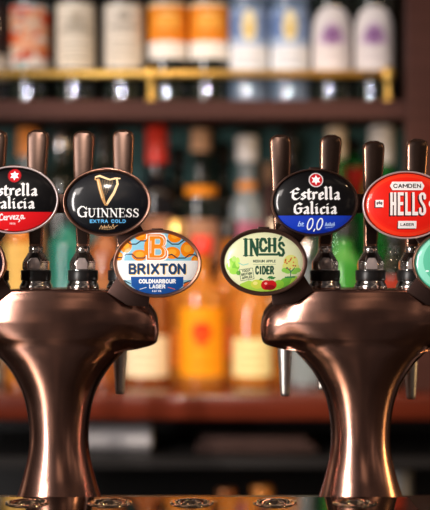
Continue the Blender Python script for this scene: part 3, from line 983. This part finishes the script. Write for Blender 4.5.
def face_brixton():
    T = to(157.4, 263.5)
    a = new_face('86C2D8')
    cr = lambda x, y: T(105 + x / 4.3, 225 + y / 4.3)
    OR, OL, ND = 'F08406', 'F6A62C', '10233A'
    for x, y, rx, ry in ((90, 90, 26, 30), (155, 45, 30, 22), (150, 130, 34, 24), (60, 135, 20, 18), (300, 50, 30, 26), (355, 105, 30, 34), (290, 120, 34, 26), (395, 150, 24, 20), (215, 95, 46, 60)):
        p = cr(x, y)
        a.ell(p[0], p[1], rx / 4.3, ry / 4.3, OR)
        a.ell(p[0], p[1] + .8, rx / 4.3 * .55, ry / 4.3 * .5, OL)
    a.line([cr(70, 72), cr(92, 72), cr(112, 82), cr(135, 82), cr(155, 68), cr(178, 68)], 1.15, ND)
    a.line([cr(268, 66), cr(288, 82), cr(318, 82), cr(338, 66), cr(375, 66)], 1.15, ND)
    a.line([cr(40, 140), cr(72, 140), cr(92, 126), cr(118, 126), cr(136, 142), cr(168, 142), cr(182, 132)], 1.15, ND)
    a.line([cr(268, 132), cr(288, 126), cr(310, 142), cr(345, 142), cr(362, 128), cr(385, 128), cr(400, 140), cr(420, 140)], 1.15, ND)
    a.put((a.Y < cr(0, 153)[1]), 'F6F2EC')
    # lower field
    a.put((a.Y < cr(0, 236)[1]), '9CCBDB')
    for x, y in ((75, 262), (95, 285), (360, 262), (345, 290), (130, 300)):
        p = cr(x, y)
        a.ell(p[0], p[1], 5.5, 3.6, 'E8742C')
    a.line([cr(60, 245), cr(85, 240), cr(110, 252)], 1.15, ND)
    a.line([cr(340, 250), cr(365, 240), cr(392, 245)], 1.15, ND)
    a.poly([cr(112, 222), cr(338, 222), cr(336, 262), cr(300, 292), cr(290, 320), cr(165, 320), cr(150, 292), cr(114, 262)], '18509A')
    sans(a, 'COLDHARBOUR', cr(146, 0)[0], cr(305, 0)[0], cr(0, 251)[1], cr(0, 232)[1], 'F4F4F4', .25, .5)
    sans(a, 'LAGER', cr(190, 0)[0], cr(260, 0)[0], cr(0, 273)[1], cr(0, 255)[1], 'F4F4F4', .25, .5)
    a.line([cr(150, 276), cr(178, 268)], .6, 'F4F4F4')
    a.line([cr(272, 268), cr(300, 276)], .6, 'E8742C')
    sans(a, '4.6% VOL', cr(202, 0)[0], cr(244, 0)[0], cr(0, 288)[1], cr(0, 279)[1], 'E8ECF4', .2, .5)
    sans(a, 'BRIXTON', cr(102, 0)[0], cr(348, 0)[0], cr(0, 212)[1], cr(0, 165)[1], '0F3A66', .22, .46, (.5, -.5, 'F2C45A'))
    # the big B
    x, y = cr(182, 150)
    W_, H_ = 20.0, 25.8

    def B(o):
        m = np.zeros(a.X.shape, bool)
        outer = [(0, 0), (13.5, 0), (17.5, 1.2), (19.8, 4.0), (19.8, 9.0), (17.6, 12.2), (16, 13.2), (18.2, 15.6), (18.6, 21), (16.4, 24.4), (12.5, 25.8), (0, 25.8), (0, 20.4), (2.4, 20.4), (2.4, 5.4), (0, 5.4)]
        c = np.array([10, 12.9])
        pts = [((p[0] - c[0]) * (1 - o / 10.5) + c[0], (p[1] - c[1]) * (1 - o / 13.5) + c[1]) for p in outer]
        return a.poly_mask([(x + p[0], y + p[1]) for p in pts], m)
    a.put(B(-1.3), 'FAF6F0')
    a.put(B(0), 'DC7208')
    a.put(B(1.5), 'FBEFD8')
    a.put(B(2.3), 'E88414')
    for q in ([(8.2, 16.0), (12.2, 16.0), (12.8, 17.2), (12.8, 19.6), (12, 20.6), (8.2, 20.6)], [(8.2, 5.2), (12.8, 5.2), (14, 6.4), (14, 9.2), (12.8, 10.6), (8.2, 10.6)]):
        cc = np.mean(q, 0)
        a.poly([(x + cc[0] + (p[0] - cc[0]) * 1.25, y + cc[1] + (p[1] - cc[1]) * 1.25) for p in q], 'F6E4C0')
        a.poly([(x + p[0], y + p[1]) for p in q], '8CBFD2')
    return a


def face_inchs():
    T = to(263.7, 262)
    a = new_face('DDE0B4')
    cr = lambda x, y: T(215 + x / 4.433, 225 + y / 4.433)
    DG = '1D4A34'
    # landscape at the foot
    a.poly([cr(110, 262), cr(150, 245), cr(200, 262), cr(280, 250), cr(320, 232), cr(360, 225), cr(380, 250), cr(330, 320), cr(120, 320)], 'A8CF4A')
    a.poly([cr(265, 262), cr(300, 236), cr(345, 226), cr(330, 262), cr(300, 285)], '6FB83C')
    # bunch of leaves at the left
    for x, y, rx, ry, c in ((78, 160, 22, 14, '8FD040'), (66, 182, 16, 20, 'A6DC54'), (92, 185, 16, 18, '7CC43A'), (84, 205, 20, 14, '9AD64A'), (100, 165, 10, 22, 'B8E468'), (104, 212, 10, 10, '62A838'), (84, 150, 10, 12, 'B4DC70')):
        p = cr(x, y)
        a.ell(p[0], p[1], rx / 4.433, ry / 4.433, c)
    a.line([cr(104, 168), cr(124, 178), cr(146, 172)], .8, '7CC8B4')
    # tree of apples
    for x, y, r in ((335, 165, 33), (315, 185, 18), (356, 188, 18)):
        p = cr(x, y)
        a.ell(p[0], p[1], r / 4.433, r / 4.433, 'D8D878')
    for x, y in ((322, 205), (350, 208), (310, 200), (365, 200)):
        p = cr(x, y)
        a.ell(p[0], p[1], 3.6, 2.4, '8CC850')
    rr = random.Random(3)
    for i in range(17):
        t, q = rr.uniform(0, 6.28), rr.uniform(.2, 1) ** .6 * 7
        p = cr(336, 170)
        a.ell(p[0] + q * math.cos(t), p[1] + q * math.sin(t), .75, .75, rr.choice(['C8452A', 'D87A2C', 'A8301C']))
    a.line([cr(334, 232), cr(334, 205), cr(318, 188)], .9, '2E6A5A')
    a.line([cr(334, 208), cr(352, 190)], .8, '2E6A5A')
    a.line([cr(312, 232), cr(352, 230)], 1.6, '3E8A50')
    # stamp
    c = np.array(cr(140, 218))
    th = math.radians(9)
    R2 = lambda u, v: (c[0] + u * math.cos(th) - v * math.sin(th), c[1] + u * math.sin(th) + v * math.cos(th))
    a.line([R2(-6.6, -5.6), R2(6.6, -5.6), R2(6.6, 5.4), R2(-6.6, 5.4), R2(-6.6, -5.6)], .5, '3E5A3E')
    for tx, v0, hw in (('100%', 2.3, 4.2), ('BRITISH', -1.1, 5.4), ('APPLES', -4.5, 5.2)):
        sans(a, tx, -hw, hw, v0, v0 + 2.7, '2E4A30', .22, .5, rot=R2)
    # apples
    p = cr(187, 262)
    a.ell(p[0], p[1], 6.4, 4.6, 'C9D24A')
    a.ell(p[0] - 2, p[1] + 1, 2.4, 1.8, 'E6E080')
    p = cr(283, 262)
    a.ell(p[0], p[1], 5.2, 4.2, '8CC63C')
    p = cr(238, 266)
    a.ell(p[0] - 2.6, p[1], 5.2, 4.9, 'C41A1E')
    a.ell(p[0] + 2.6, p[1], 5.2, 4.9, 'C41A1E')
    a.ell(p[0] + 1.2, p[1] - 2.5, 5.0, 2.6, '94101A')
    a.ell(p[0] - 3, p[1] + 1.6, 1.5, 1.1, 'F0A8A0')
    a.line([cr(238, 250), cr(240, 238)], .6, '5A3A1C')
    for x, y, s_ in ((206, 240, -1), (243, 232, 1), (256, 236, 1)):
        a.poly([cr(x - 14, y + 5), cr(x - 4, y - 6), cr(x + 14, y - 5 * s_), cr(x + 2, y + 5)], '2F7A3A')
    # lettering
    def L(pts, w_):
        a.line([cr(*p) for p in pts], w_ * 1.25, DG)
    L([(136, 64), (136, 134)], 2.6); L([(127, 63), (146, 63)], 1.0); L([(127, 136), (146, 136)], 1.0)
    L([(160, 66), (160, 134)], 2.0); L([(160, 66), (186, 132)], 2.4); L([(187, 64), (187, 134)], 2.0); L([(153, 136), (168, 136)], 1.0); L([(152, 63), (164, 63)], 1.0); L([(180, 63), (195, 63)], 1.0)
    L([(226, 78), (220, 64), (208, 62), (201, 76), (200, 100), (207, 114), (219, 114), (227, 102)], 2.3)
    L([(240, 62), (240, 116)], 2.4); L([(264, 62), (264, 116)], 2.4); L([(240, 90), (264, 90)], 1.4); L([(233, 61), (247, 61)], 1.0); L([(257, 61), (271, 61)], 1.0)
    L([(198, 131), (274, 131)], 1.9)
    L([(304, 90), (298, 80), (287, 81), (283, 92), (289, 103), (301, 111), (304, 124), (297, 135), (286, 134), (281, 123)], 2.1)
    L([(294, 54), (285, 68)], 1.9)
    sans(a, 'MEDIUM APPLE', cr(168, 0)[0], cr(268, 0)[0], cr(0, 166)[1], cr(0, 154)[1], '2A4A34', .22, .55)
    a.line([cr(168, 175), cr(268, 175)], .25, '7A9468')
    sans(a, 'CIDER', cr(177, 0)[0], cr(261, 0)[0], cr(0, 219)[1], cr(0, 181)[1], DG, .19, .75)
    return a


def face_hells():
    T = to(406.5, 205)
    a = new_face('E8301C')
    cr = lambda x, y: T(358 + x / 5.97, 165 + y / 5.97)
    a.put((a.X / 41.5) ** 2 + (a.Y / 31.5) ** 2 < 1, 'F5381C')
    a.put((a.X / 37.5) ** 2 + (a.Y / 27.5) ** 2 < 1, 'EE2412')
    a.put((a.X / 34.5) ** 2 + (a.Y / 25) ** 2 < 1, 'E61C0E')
    K, W = '3A1418', 'F4ECE8'

    def plate(x0, y0, x1, y1, ch):
        pts = lambda d: [cr(x0 + ch - d, y0 + d), cr(x1 - ch - d, y0 + d), cr(x1 - d, (y0 + y1) / 2 + d - 0.0), cr(x1 - ch - d, y1 + d), cr(x0 + ch - d, y1 + d), cr(x0 - d, (y0 + y1) / 2 + d)]
        if ch == 0:
            pts = lambda d: [cr(x0 - d, y0 + d), cr(x1 - d, y0 + d), cr(x1 - d, y1 + d), cr(x0 - d, y1 + d)]
        a.poly(pts(6), K if ch == 0 else 'B81E16')
        a.poly(pts(0), W)
    plate(188, 101, 393, 151, 14)
    sans(a, 'CAMDEN', cr(208, 0)[0], cr(373, 0)[0], cr(0, 139)[1], cr(0, 113)[1], '1E1014', .22, .42)
    plate(236, 335, 345, 378, 0)
    sans(a, 'LAGER', cr(250, 0)[0], cr(330, 0)[0], cr(0, 365)[1], cr(0, 347)[1], '1E1014', .24, .5)
    plate(102, 209, 148, 252, 0)
    p = cr(125, 230)
    for dx in (-2, 0, 2):
        a.ell(p[0] + dx, p[1] + (0.6 if dx == 0 else 0), 1.0, 1.6, '6A5A5E')
    p = cr(441, 232)
    a.ell(p[0], p[1], 4.0, 4.0, W)
    # tall block letters
    y0, y1 = 301, 164
    def R_(x0_, x1_, ya, yb):
        return [cr(x0_, ya), cr(x1_, ya), cr(x1_, yb), cr(x0_, yb)]
    polys = []
    polys += [R_(188, 202, y1, y0), R_(210, 224, y1, y0), R_(200, 212, 222, 242)]
    for r in ((R_(232, 247, y1, y0)), R_(247, 268, y1, y1 + 20), R_(247, 264, 222, 242), R_(247, 268, y0 - 20, y0)):
        polys.append(r)
    polys += [R_(276, 291, y1, y0), R_(291, 311, y0 - 20, y0), R_(318, 333, y1, y0), R_(333, 353, y0 - 20, y0)]
    m = np.zeros(a.X.shape, bool)
    for q in polys:
        a.poly_mask(q, m)
    a.seg_mask([cr(393, 200), cr(393, 182), cr(386, 173), cr(375, 173), cr(367, 182), cr(367, 202), cr(373, 220), cr(388, 244), cr(393, 262), cr(393, 282), cr(386, 293), cr(374, 293), cr(366, 284), cr(366, 262)], 2.5, m)
    cell = a.xs[1] - a.xs[0]
    for i in range(1, 7):
        d = i * .25
        a.put(np.roll(np.roll(m, -int(round(d / cell)), 1), -int(round(d * .8 / cell)), 0), K)
    a.put(m, 'F6E9E4')
    return a


def face_plain(base, spots):
    a = new_face(base)
    for s in spots:
        a.ell(*s)
    return a


# ------------------------------------------------------------------ the towers
BY = -0.050       # distance plane of the badges
TABLE = [  # py, half width px, half depth px
    (290, 72, 31), (293, 82, 37), (299, 91, 40), (308, 97.5, 42), (322, 100, 43), (334, 99, 42.5), (340, 96.5, 41.5), (344, 90, 40.5), (348, 78, 39.5),
    (354, 66, 38), (362, 55.5, 36.5), (374, 46, 34.5), (390, 37.5, 32), (410, 32, 30), (435, 29.5, 29), (455, 31, 30), (475, 36, 34.5), (490, 41, 39), (501, 44.5, 42.5)]


TRUMPET = [  # py, half width, half depth of the central flare
    (290, 89, 39), (309, 86, 40), (322, 82, 39.5), (334, 77, 38.5), (344, 70.5, 37.5), (354, 62.5, 36.5), (362, 55, 35.5), (374, 46, 34), (390, 37.5, 32), (410, 32, 30),
    (435, 29.5, 29), (455, 31, 30), (475, 35.5, 33.5), (490, 40, 38), (501, 44, 42)]
ARM = [(290, 25), (298, 29), (308, 30.5), (320, 30), (330, 27), (337, 24), (341, 19), (344, 13), (347, 5), (349, 0.5), (365, 0.0), (501, 0.0)]


def tower_body():
    K = kk(0.0)
    bm = bmesh.new()
    rings = []
    n = 120
    ys = list(np.linspace(501, 290, 110))
    for py in ys:
        _, hw, _h = interp(TABLE, py)
        _, ta, tb = interp(TRUMPET, py)
        d = float(np.interp(py, [a[0] for a in ARM], [a[1] for a in ARM]))
        hw = max(hw, ta) if d > 0.6 else ta
        z = CZ + (255 - py) * K - BAR_Z
        ring = []
        for i in range(n):
            t = 2 * math.pi * i / n
            x = hw * math.cos(t)
            T = tb * math.sqrt(max(0, 1 - (x / ta) ** 2))
            A = d * max(0, 1 - abs(x / hw) ** 3.2) ** 0.5
            y = (T ** 5 + A ** 5) ** 0.2
            ring.append((x * K, math.copysign(y, math.sin(t)) * K if abs(math.sin(t)) > 1e-9 else 0.0, z))
        rings.append(ring)
    # rolled top edge and slightly crowned top
    z = rings[-1][0][2]
    for f, dz in ((0.985, 0.0012), (0.96, 0.0018), (0.90, 0.0021), (0.6, 0.0023), (0.2, 0.0024)):
        rings.append([(p[0] * (1 - (1 - f) * 0.5), p[1] * f, z + dz) for p in rings[109]])
    add_rings(bm, rings)
    for v in bm.verts:      # the arms droop a little towards their ends
        f = min(1, max(0, (v.co.z - 0.150) / 0.055))
        v.co.z -= 5.5 * K * (v.co.x / (100 * K)) ** 2 * f * f * (3 - 2 * f)
    return bm, z + 0.0024


def make_tap(parent, hx_, top_px, base_px, Yt, ztop, org, spout_px, spout_tip):
    """chrome tap with its bronze lever handle; hx_ = local x of the tap's foot"""
    K = kk(Yt)
    y = Yt
    prof = [(.0165, 0), (.0170, .002), (.0158, .006), (.0150, .010)]
    lo = lambda px, py: at(px, py, Yt) - org
    zb = ztop - 0.001
    tap = obj('tap', lathe([(.0178, zb), (.0182, zb + .002), (.0168, zb + .0055), (.0155, zb + .0075), (.0160, zb + .0095)], 28, (hx_, y, 0)), M_CHROME, parent)
    obj('black_collar', lathe([(.0162, zb + .009), (.0166, zb + .010), (.0166, zb + .0195), (.0158, zb + .0205)], 28, (hx_, y, 0)), M_BLACK, tap)
    # faceted housing: four-sided with cut corners, tapering to the neck
    bm = bmesh.new()
    rings = []
    z0, z1 = zb + .0205, zb + .0405
    for z, wx in ((z0, .0140), (z0 + .009, .0140), (z0 + .016, .0098), (z1, .0078)):
        c = wx * 0.52
        rings.append([(hx_ + a, y + b, z) for a, b in ((c, -wx), (wx, -c), (wx, c), (c, wx), (-c, wx), (-wx, c), (-wx, -c), (-c, -wx))])
    add_rings(bm, rings)
    bmesh.ops.bevel(bm, geom=list(bm.edges), offset=0.0009, segments=2, affect='EDGES')
    obj('housing', bm, M_CHROME, tap, True, 30)
    # window in the front of the housing
    w_ = .0062
    win = [(hx_ - w_, z0 + .0012), (hx_ + w_, z0 + .0012), (hx_ + w_, z0 + .0085), (hx_ + .0035, z0 + .0135), (hx_ - .0035, z0 + .0135), (hx_ - w_, z0 + .0085)]
    wb = prism(win, y - .0146, y - .0090, bev=0.0005)
    obj('housing_window', wb, M_GLASSY, tap, True, 30)
    obj('neck_nut', lathe([(.0072, z1 - .001), (.0080, z1), (.0080, z1 + .0055), (.0070, z1 + .0065)], 24, (hx_, y, 0)), M_CHROME, tap)
    # lever: slim at the foot, broad and round-shouldered at the top
    zt = top_px[1]
    topz = CZ + (255 - zt) * K - org.z
    topx = (top_px[0] - 215) * K - org.x
    zf = z1 + .006
    bm = bmesh.new()
    rings = []
    Ht = topz - zf
    N = 40
    for i in range(N + 1):
        u = i / N
        z = zf + Ht * u
        hw = .0070 + (.0120 - .0070) * min(1, u / .9) ** 0.9
        dd = .0055 + .0018 * u
        rem = Ht * (1 - u)
        rc = .0078
        if rem < rc:
            q = math.sqrt(max(0, 1 - ((rc - rem) / rc) ** 2))
            hw = hw - rc * 0.92 * (1 - q) - (0.0005 if rem == 0 else 0)
            dd = dd * (0.45 + 0.55 * q)
        xc = hx_ + (topx - hx_) * u
        lean = y - 0.004 * math.sin(u * 3.0)
        ring = []
        for k_ in range(24):
            t = 2 * math.pi * k_ / 24
            c, s = math.cos(t), math.sin(t)
            e = 0.42
            ring.append((xc + hw * math.copysign(abs(c) ** e, c), lean + dd * math.copysign(abs(s) ** 0.5, s), z))
        rings.append(ring)
    add_rings(bm, rings)
    h = obj('handle', bm, M_HEDGE, tap, True, 50)
    # raised brushed face plate on the lever's front
    bm = bmesh.new()
    rings = []
    for i in range(N + 1):
        u = 0.02 + 0.955 * i / N
        z = zf + Ht * u
        hw = .0052 + (.0096 - .0052) * min(1, u / .9) ** 0.9
        rem = Ht * (0.977 - u)
        if rem < .006:
            hw -= .0055 * (1 - math.sqrt(max(0, 1 - ((.006 - rem) / .006) ** 2)))
        xc = hx_ + (topx - hx_) * u
        lean = y - 0.004 * math.sin(u * 3.0) - (.0055 + .0018 * u)
        rings.append([(xc - hw, lean + .0012, z), (xc - hw, lean - .0001, z), (xc - hw * .9, lean - .0007, z), (xc, lean - .0010, z), (xc + hw * .9, lean - .0007, z), (xc + hw, lean - .0001, z), (xc + hw, lean + .0012, z)])
    add_rings(bm, rings)
    obj('face_plate', bm, M_HANDLE, tap, True, 40)
    # shank and spout on the bartender's side
    if spout_px is not None:
        Ys = 0.062
        Kp = kk(Ys)
        sx = (spout_px - 215) * Kp - org.x
        zt_ = CZ + (255 - 322) * Kp - org.z
        ztip = CZ + (255 - spout_tip) * Kp - org.z
        obj('shank', tube([(sx, 0.025, zt_), (sx, Ys - 0.002, zt_), (sx, Ys, zt_ - 0.004), (sx, Ys, zt_ - 0.016)], [.009, .009, .009, .0075], 18), M_CHROME, tap)
        L_ = zt_ - .012 - ztip
        obj('spout', lathe([(.0040, 0), (.0048, .0006), (.0054, .004), (.0088, L_ * .8), (.0094, L_ * .9), (.0094, L_)], 28, (sx, Ys, ztip)), M_SATIN, tap)
    return tap


def make_badge(parent, org, cx, cy, art, rim_mat, label, rim=3.4, pad_tab=True, edge=None):
    K = kk(BY)
    c = at(cx, cy, BY) - org
    a0, b0 = 43.9 * K, 34.0 * K
    # rim: an elliptical bezel, back plate and a small tab on top
    prof = [(0.90, 0.010), (0.985, 0.010), (1.0, 0.0075), (1.0, 0.0015), (0.985, -0.0010), (0.965, -0.0012), (1 - rim / 44 + .006, -0.0002), (1 - rim / 44 - .004, 0.0016)]
    n = 96
    rings = [[(c.x + a0 * f2[0], c.y + yy, c.z + f2[1]) for f2 in [((f - (0 if f > .95 or True else 0)) * math.cos(2 * math.pi * i / n), (b0 - (1 - f) * a0) * math.sin(2 * math.pi * i / n)) for i in range(n)]] for f, yy in prof]
    bm = bmesh.new()
    add_rings(bm, rings)
    bd = obj('badge', bm, rim_mat, parent, True, 50)
    tag(bd, label)
    if edge is not None:
        f0, f1 = 0.998, 0.972
        rr = [(1.004, 0.0035), (1.006, 0.000), (1.0, -0.0016), (0.985, -0.0022), (0.965, -0.0016), (0.960, 0.0)]
        rings = [[(c.x + a0 * f * math.cos(2 * math.pi * i / n), c.y + yy, c.z + (b0 - (1 - f) * a0) * math.sin(2 * math.pi * i / n)) for i in range(n)] for f, yy in rr]
        bm = bmesh.new()
        add_rings(bm, rings, cap0=False, cap1=False)
        obj('bezel_edge', bm, edge, bd)
    ai, bi = a0 - rim * K, b0 - rim * K
    h = 0.0085

    def pos(X, Y):
        r2 = np.clip((X * K / ai) ** 2 + (Y * K / bi) ** 2, 0, 1)
        d = h * (np.sqrt(np.clip(1.12 - r2, 0, None)) - math.sqrt(0.12)) / (math.sqrt(1.12) - math.sqrt(.12))
        return np.stack([c.x + X * K, c.y + 0.0012 - d, c.z + Y * K], 1)
    # canvas points just past the ellipse are pulled onto it so that the outline is smooth
    r = np.sqrt((art.X * K / ai) ** 2 + (art.Y * K / bi) ** 2)
    snap = (r > 1) & (r < 1.03)
    X0, Y0 = art.X.copy(), art.Y.copy()
    art.X = np.where(snap, art.X / np.maximum(r, 1e-6), art.X)
    art.Y = np.where(snap, art.Y / np.maximum(r, 1e-6), art.Y)
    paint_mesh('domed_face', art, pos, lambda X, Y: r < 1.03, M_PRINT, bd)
    art.X, art.Y = X0, Y0
    if pad_tab:
        z = c.z + b0
        obj('release_tab', box(c.x - .006, c.x + .006, c.y - .001, c.y + .008, z - .002, z + .0012, .0006), M_BRACKET, bd)
    return bd


def plate_arm(bm, org, p, q, w0, w1, Y0, Y1):
    P, Q = Vector((p[0], -p[1])), Vector((q[0], -q[1]))
    d = (Q - P).normalized()
    nrm = Vector((-d.y, d.x))
    pts = [P + nrm * w0 / 2, Q + nrm * w1 / 2, Q - nrm * w1 / 2, P - nrm * w0 / 2]
    poly = []
    for v in pts:
        a = at(v.x, -v.y, Y0) - org
        poly.append((a.x, a.z))
    prism(poly, Y0 - org.y, Y1 - org.y, bm, 0.0008)


def make_tower(px, taps, badges, label, low_side):
    org = at(px, 255, 0.0)
    org.z = BAR_Z
    root = empty('beer_tower', org)
    tag(root, label, 'beer tower', 'copper beer towers on the bar')
    bm, ztop = tower_body()
    obj('tower_body', bm, M_COPPER, root)
    K = kk(0)
    obj('foot_ring', lathe([(45.5 * K, 0), (46 * K, .002), (45.5 * K, .005), (44 * K, .0065)], 64, (0, 0, 0), None, 1.0, .955), M_COPPER, root)
    # bracket behind the badges
    bm = bmesh.new()
    up = sorted([b for b in badges if b[1] < 230])
    lo_ = sorted([b for b in badges if b[1] >= 230])
    Y0, Y1 = -0.036, -0.030
    plate_arm(bm, org, (up[0][0], 203.5), (up[1][0], 203.5), 19, 19, Y0, Y1)
    obj('bracket_bar', bm, M_BRACKET, root, True, 30)
    for u_, l_, sg in ((up[0], lo_[0], 1), (up[1], lo_[1], -1)):
        bm = bmesh.new()
        plate_arm(bm, org, (u_[0], u_[1]), (l_[0] + 6 * sg, l_[1]), 26, 26, Y0, Y1)
        obj('bracket_link', bm, M_BRACKET, root, True, 30)
        bm = bmesh.new()
        lx, ly = l_[0], l_[1]
        pts = [(lx + 2 * sg, ly + 10), (lx + 36 * sg, ly + 14), (lx + 62 * sg, 293), (lx + 60 * sg, 300), (lx + 22 * sg, 303), (lx + 2 * sg, 303)]
        pts = [(lx + 4 * sg, ly + 4), (lx + 34 * sg, ly + 4), (lx + 50 * sg, ly + 29), (lx + 30 * sg, ly + 42), (lx + 9 * sg, ly + 43)]
        poly = [((at(x, y, -0.038) - org).x, (at(x, y, -0.038) - org).z) for x, y in pts]
        prism(poly, -0.040, -0.034, bm, .0008)
        obj('bracket_foot', bm, M_BRACKET, root, True, 30)
    for (tx, ty), bx, sp in taps:
        Yt = 0.0
        hx_ = (bx - 215) * kk(Yt) - org.x
        make_tap(root, hx_, (tx, ty), bx, Yt, ztop, org, *(sp or (None, None)))
    for b in badges:
        make_badge(root, org, *b)
    return root


left_badges = [
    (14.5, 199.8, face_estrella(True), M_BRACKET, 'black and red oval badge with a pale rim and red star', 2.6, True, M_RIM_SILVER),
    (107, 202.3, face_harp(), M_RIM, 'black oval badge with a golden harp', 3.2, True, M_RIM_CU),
    (157.4, 263.5, face_brixton(), M_RIM_CU, 'pale blue, orange and white oval badge with a big orange letter B', 3.3, True, M_RIM_CU),
    (-38.5, 263, face_plain('14162E', [(30, 6, 6, 5, '8E6A72'), (32, -6, 4, 6, '2C2E5A'), (20, 14, 12, 4, '3A3460')]), M_RIM, 'dark navy oval badge cut by the picture edge', 3.6, True, M_RIM_CU),
]
right_badges = [
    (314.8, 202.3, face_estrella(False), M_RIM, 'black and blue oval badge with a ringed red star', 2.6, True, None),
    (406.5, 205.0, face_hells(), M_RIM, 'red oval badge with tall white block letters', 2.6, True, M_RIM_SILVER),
    (263.7, 262, face_inchs(), M_RIM, 'pale green oval badge with apples and an apple tree', 4.4, True, None),
    (456.8, 263, face_plain('5FC4A0', [(-14, 2, 27, 27, '8ADCC0'), (-8, 2, 26, 24, '58BC98'), (-2, 2, 24, 21, 'A8E8D2'), (-30, -8, 1.6, .9, 'E8FFF8')]), M_RIM, 'mint green oval badge cut by the picture edge', 2.4, True, M_RIM_CU),
]
make_tower(59.0, [((-3, 130), -6, (-6, 393)), ((38.5, 130), 36, (37, 393)), ((84, 131), 83, (83, 388)), ((123.5, 130), 123, (120, 394))],
           left_badges, 'copper T-shaped beer tower with the harp badge, nearer the left edge', 1)
make_tower(360.5, [((280, 135), 281, (285, 396)), ((331, 135), 325, (322, 390)), ((373.5, 141), 370.5, (370, 390)), ((417, 139), 412, (411, 399))],
           right_badges, 'copper T-shaped beer tower with the red badge, nearer the right edge', -1)
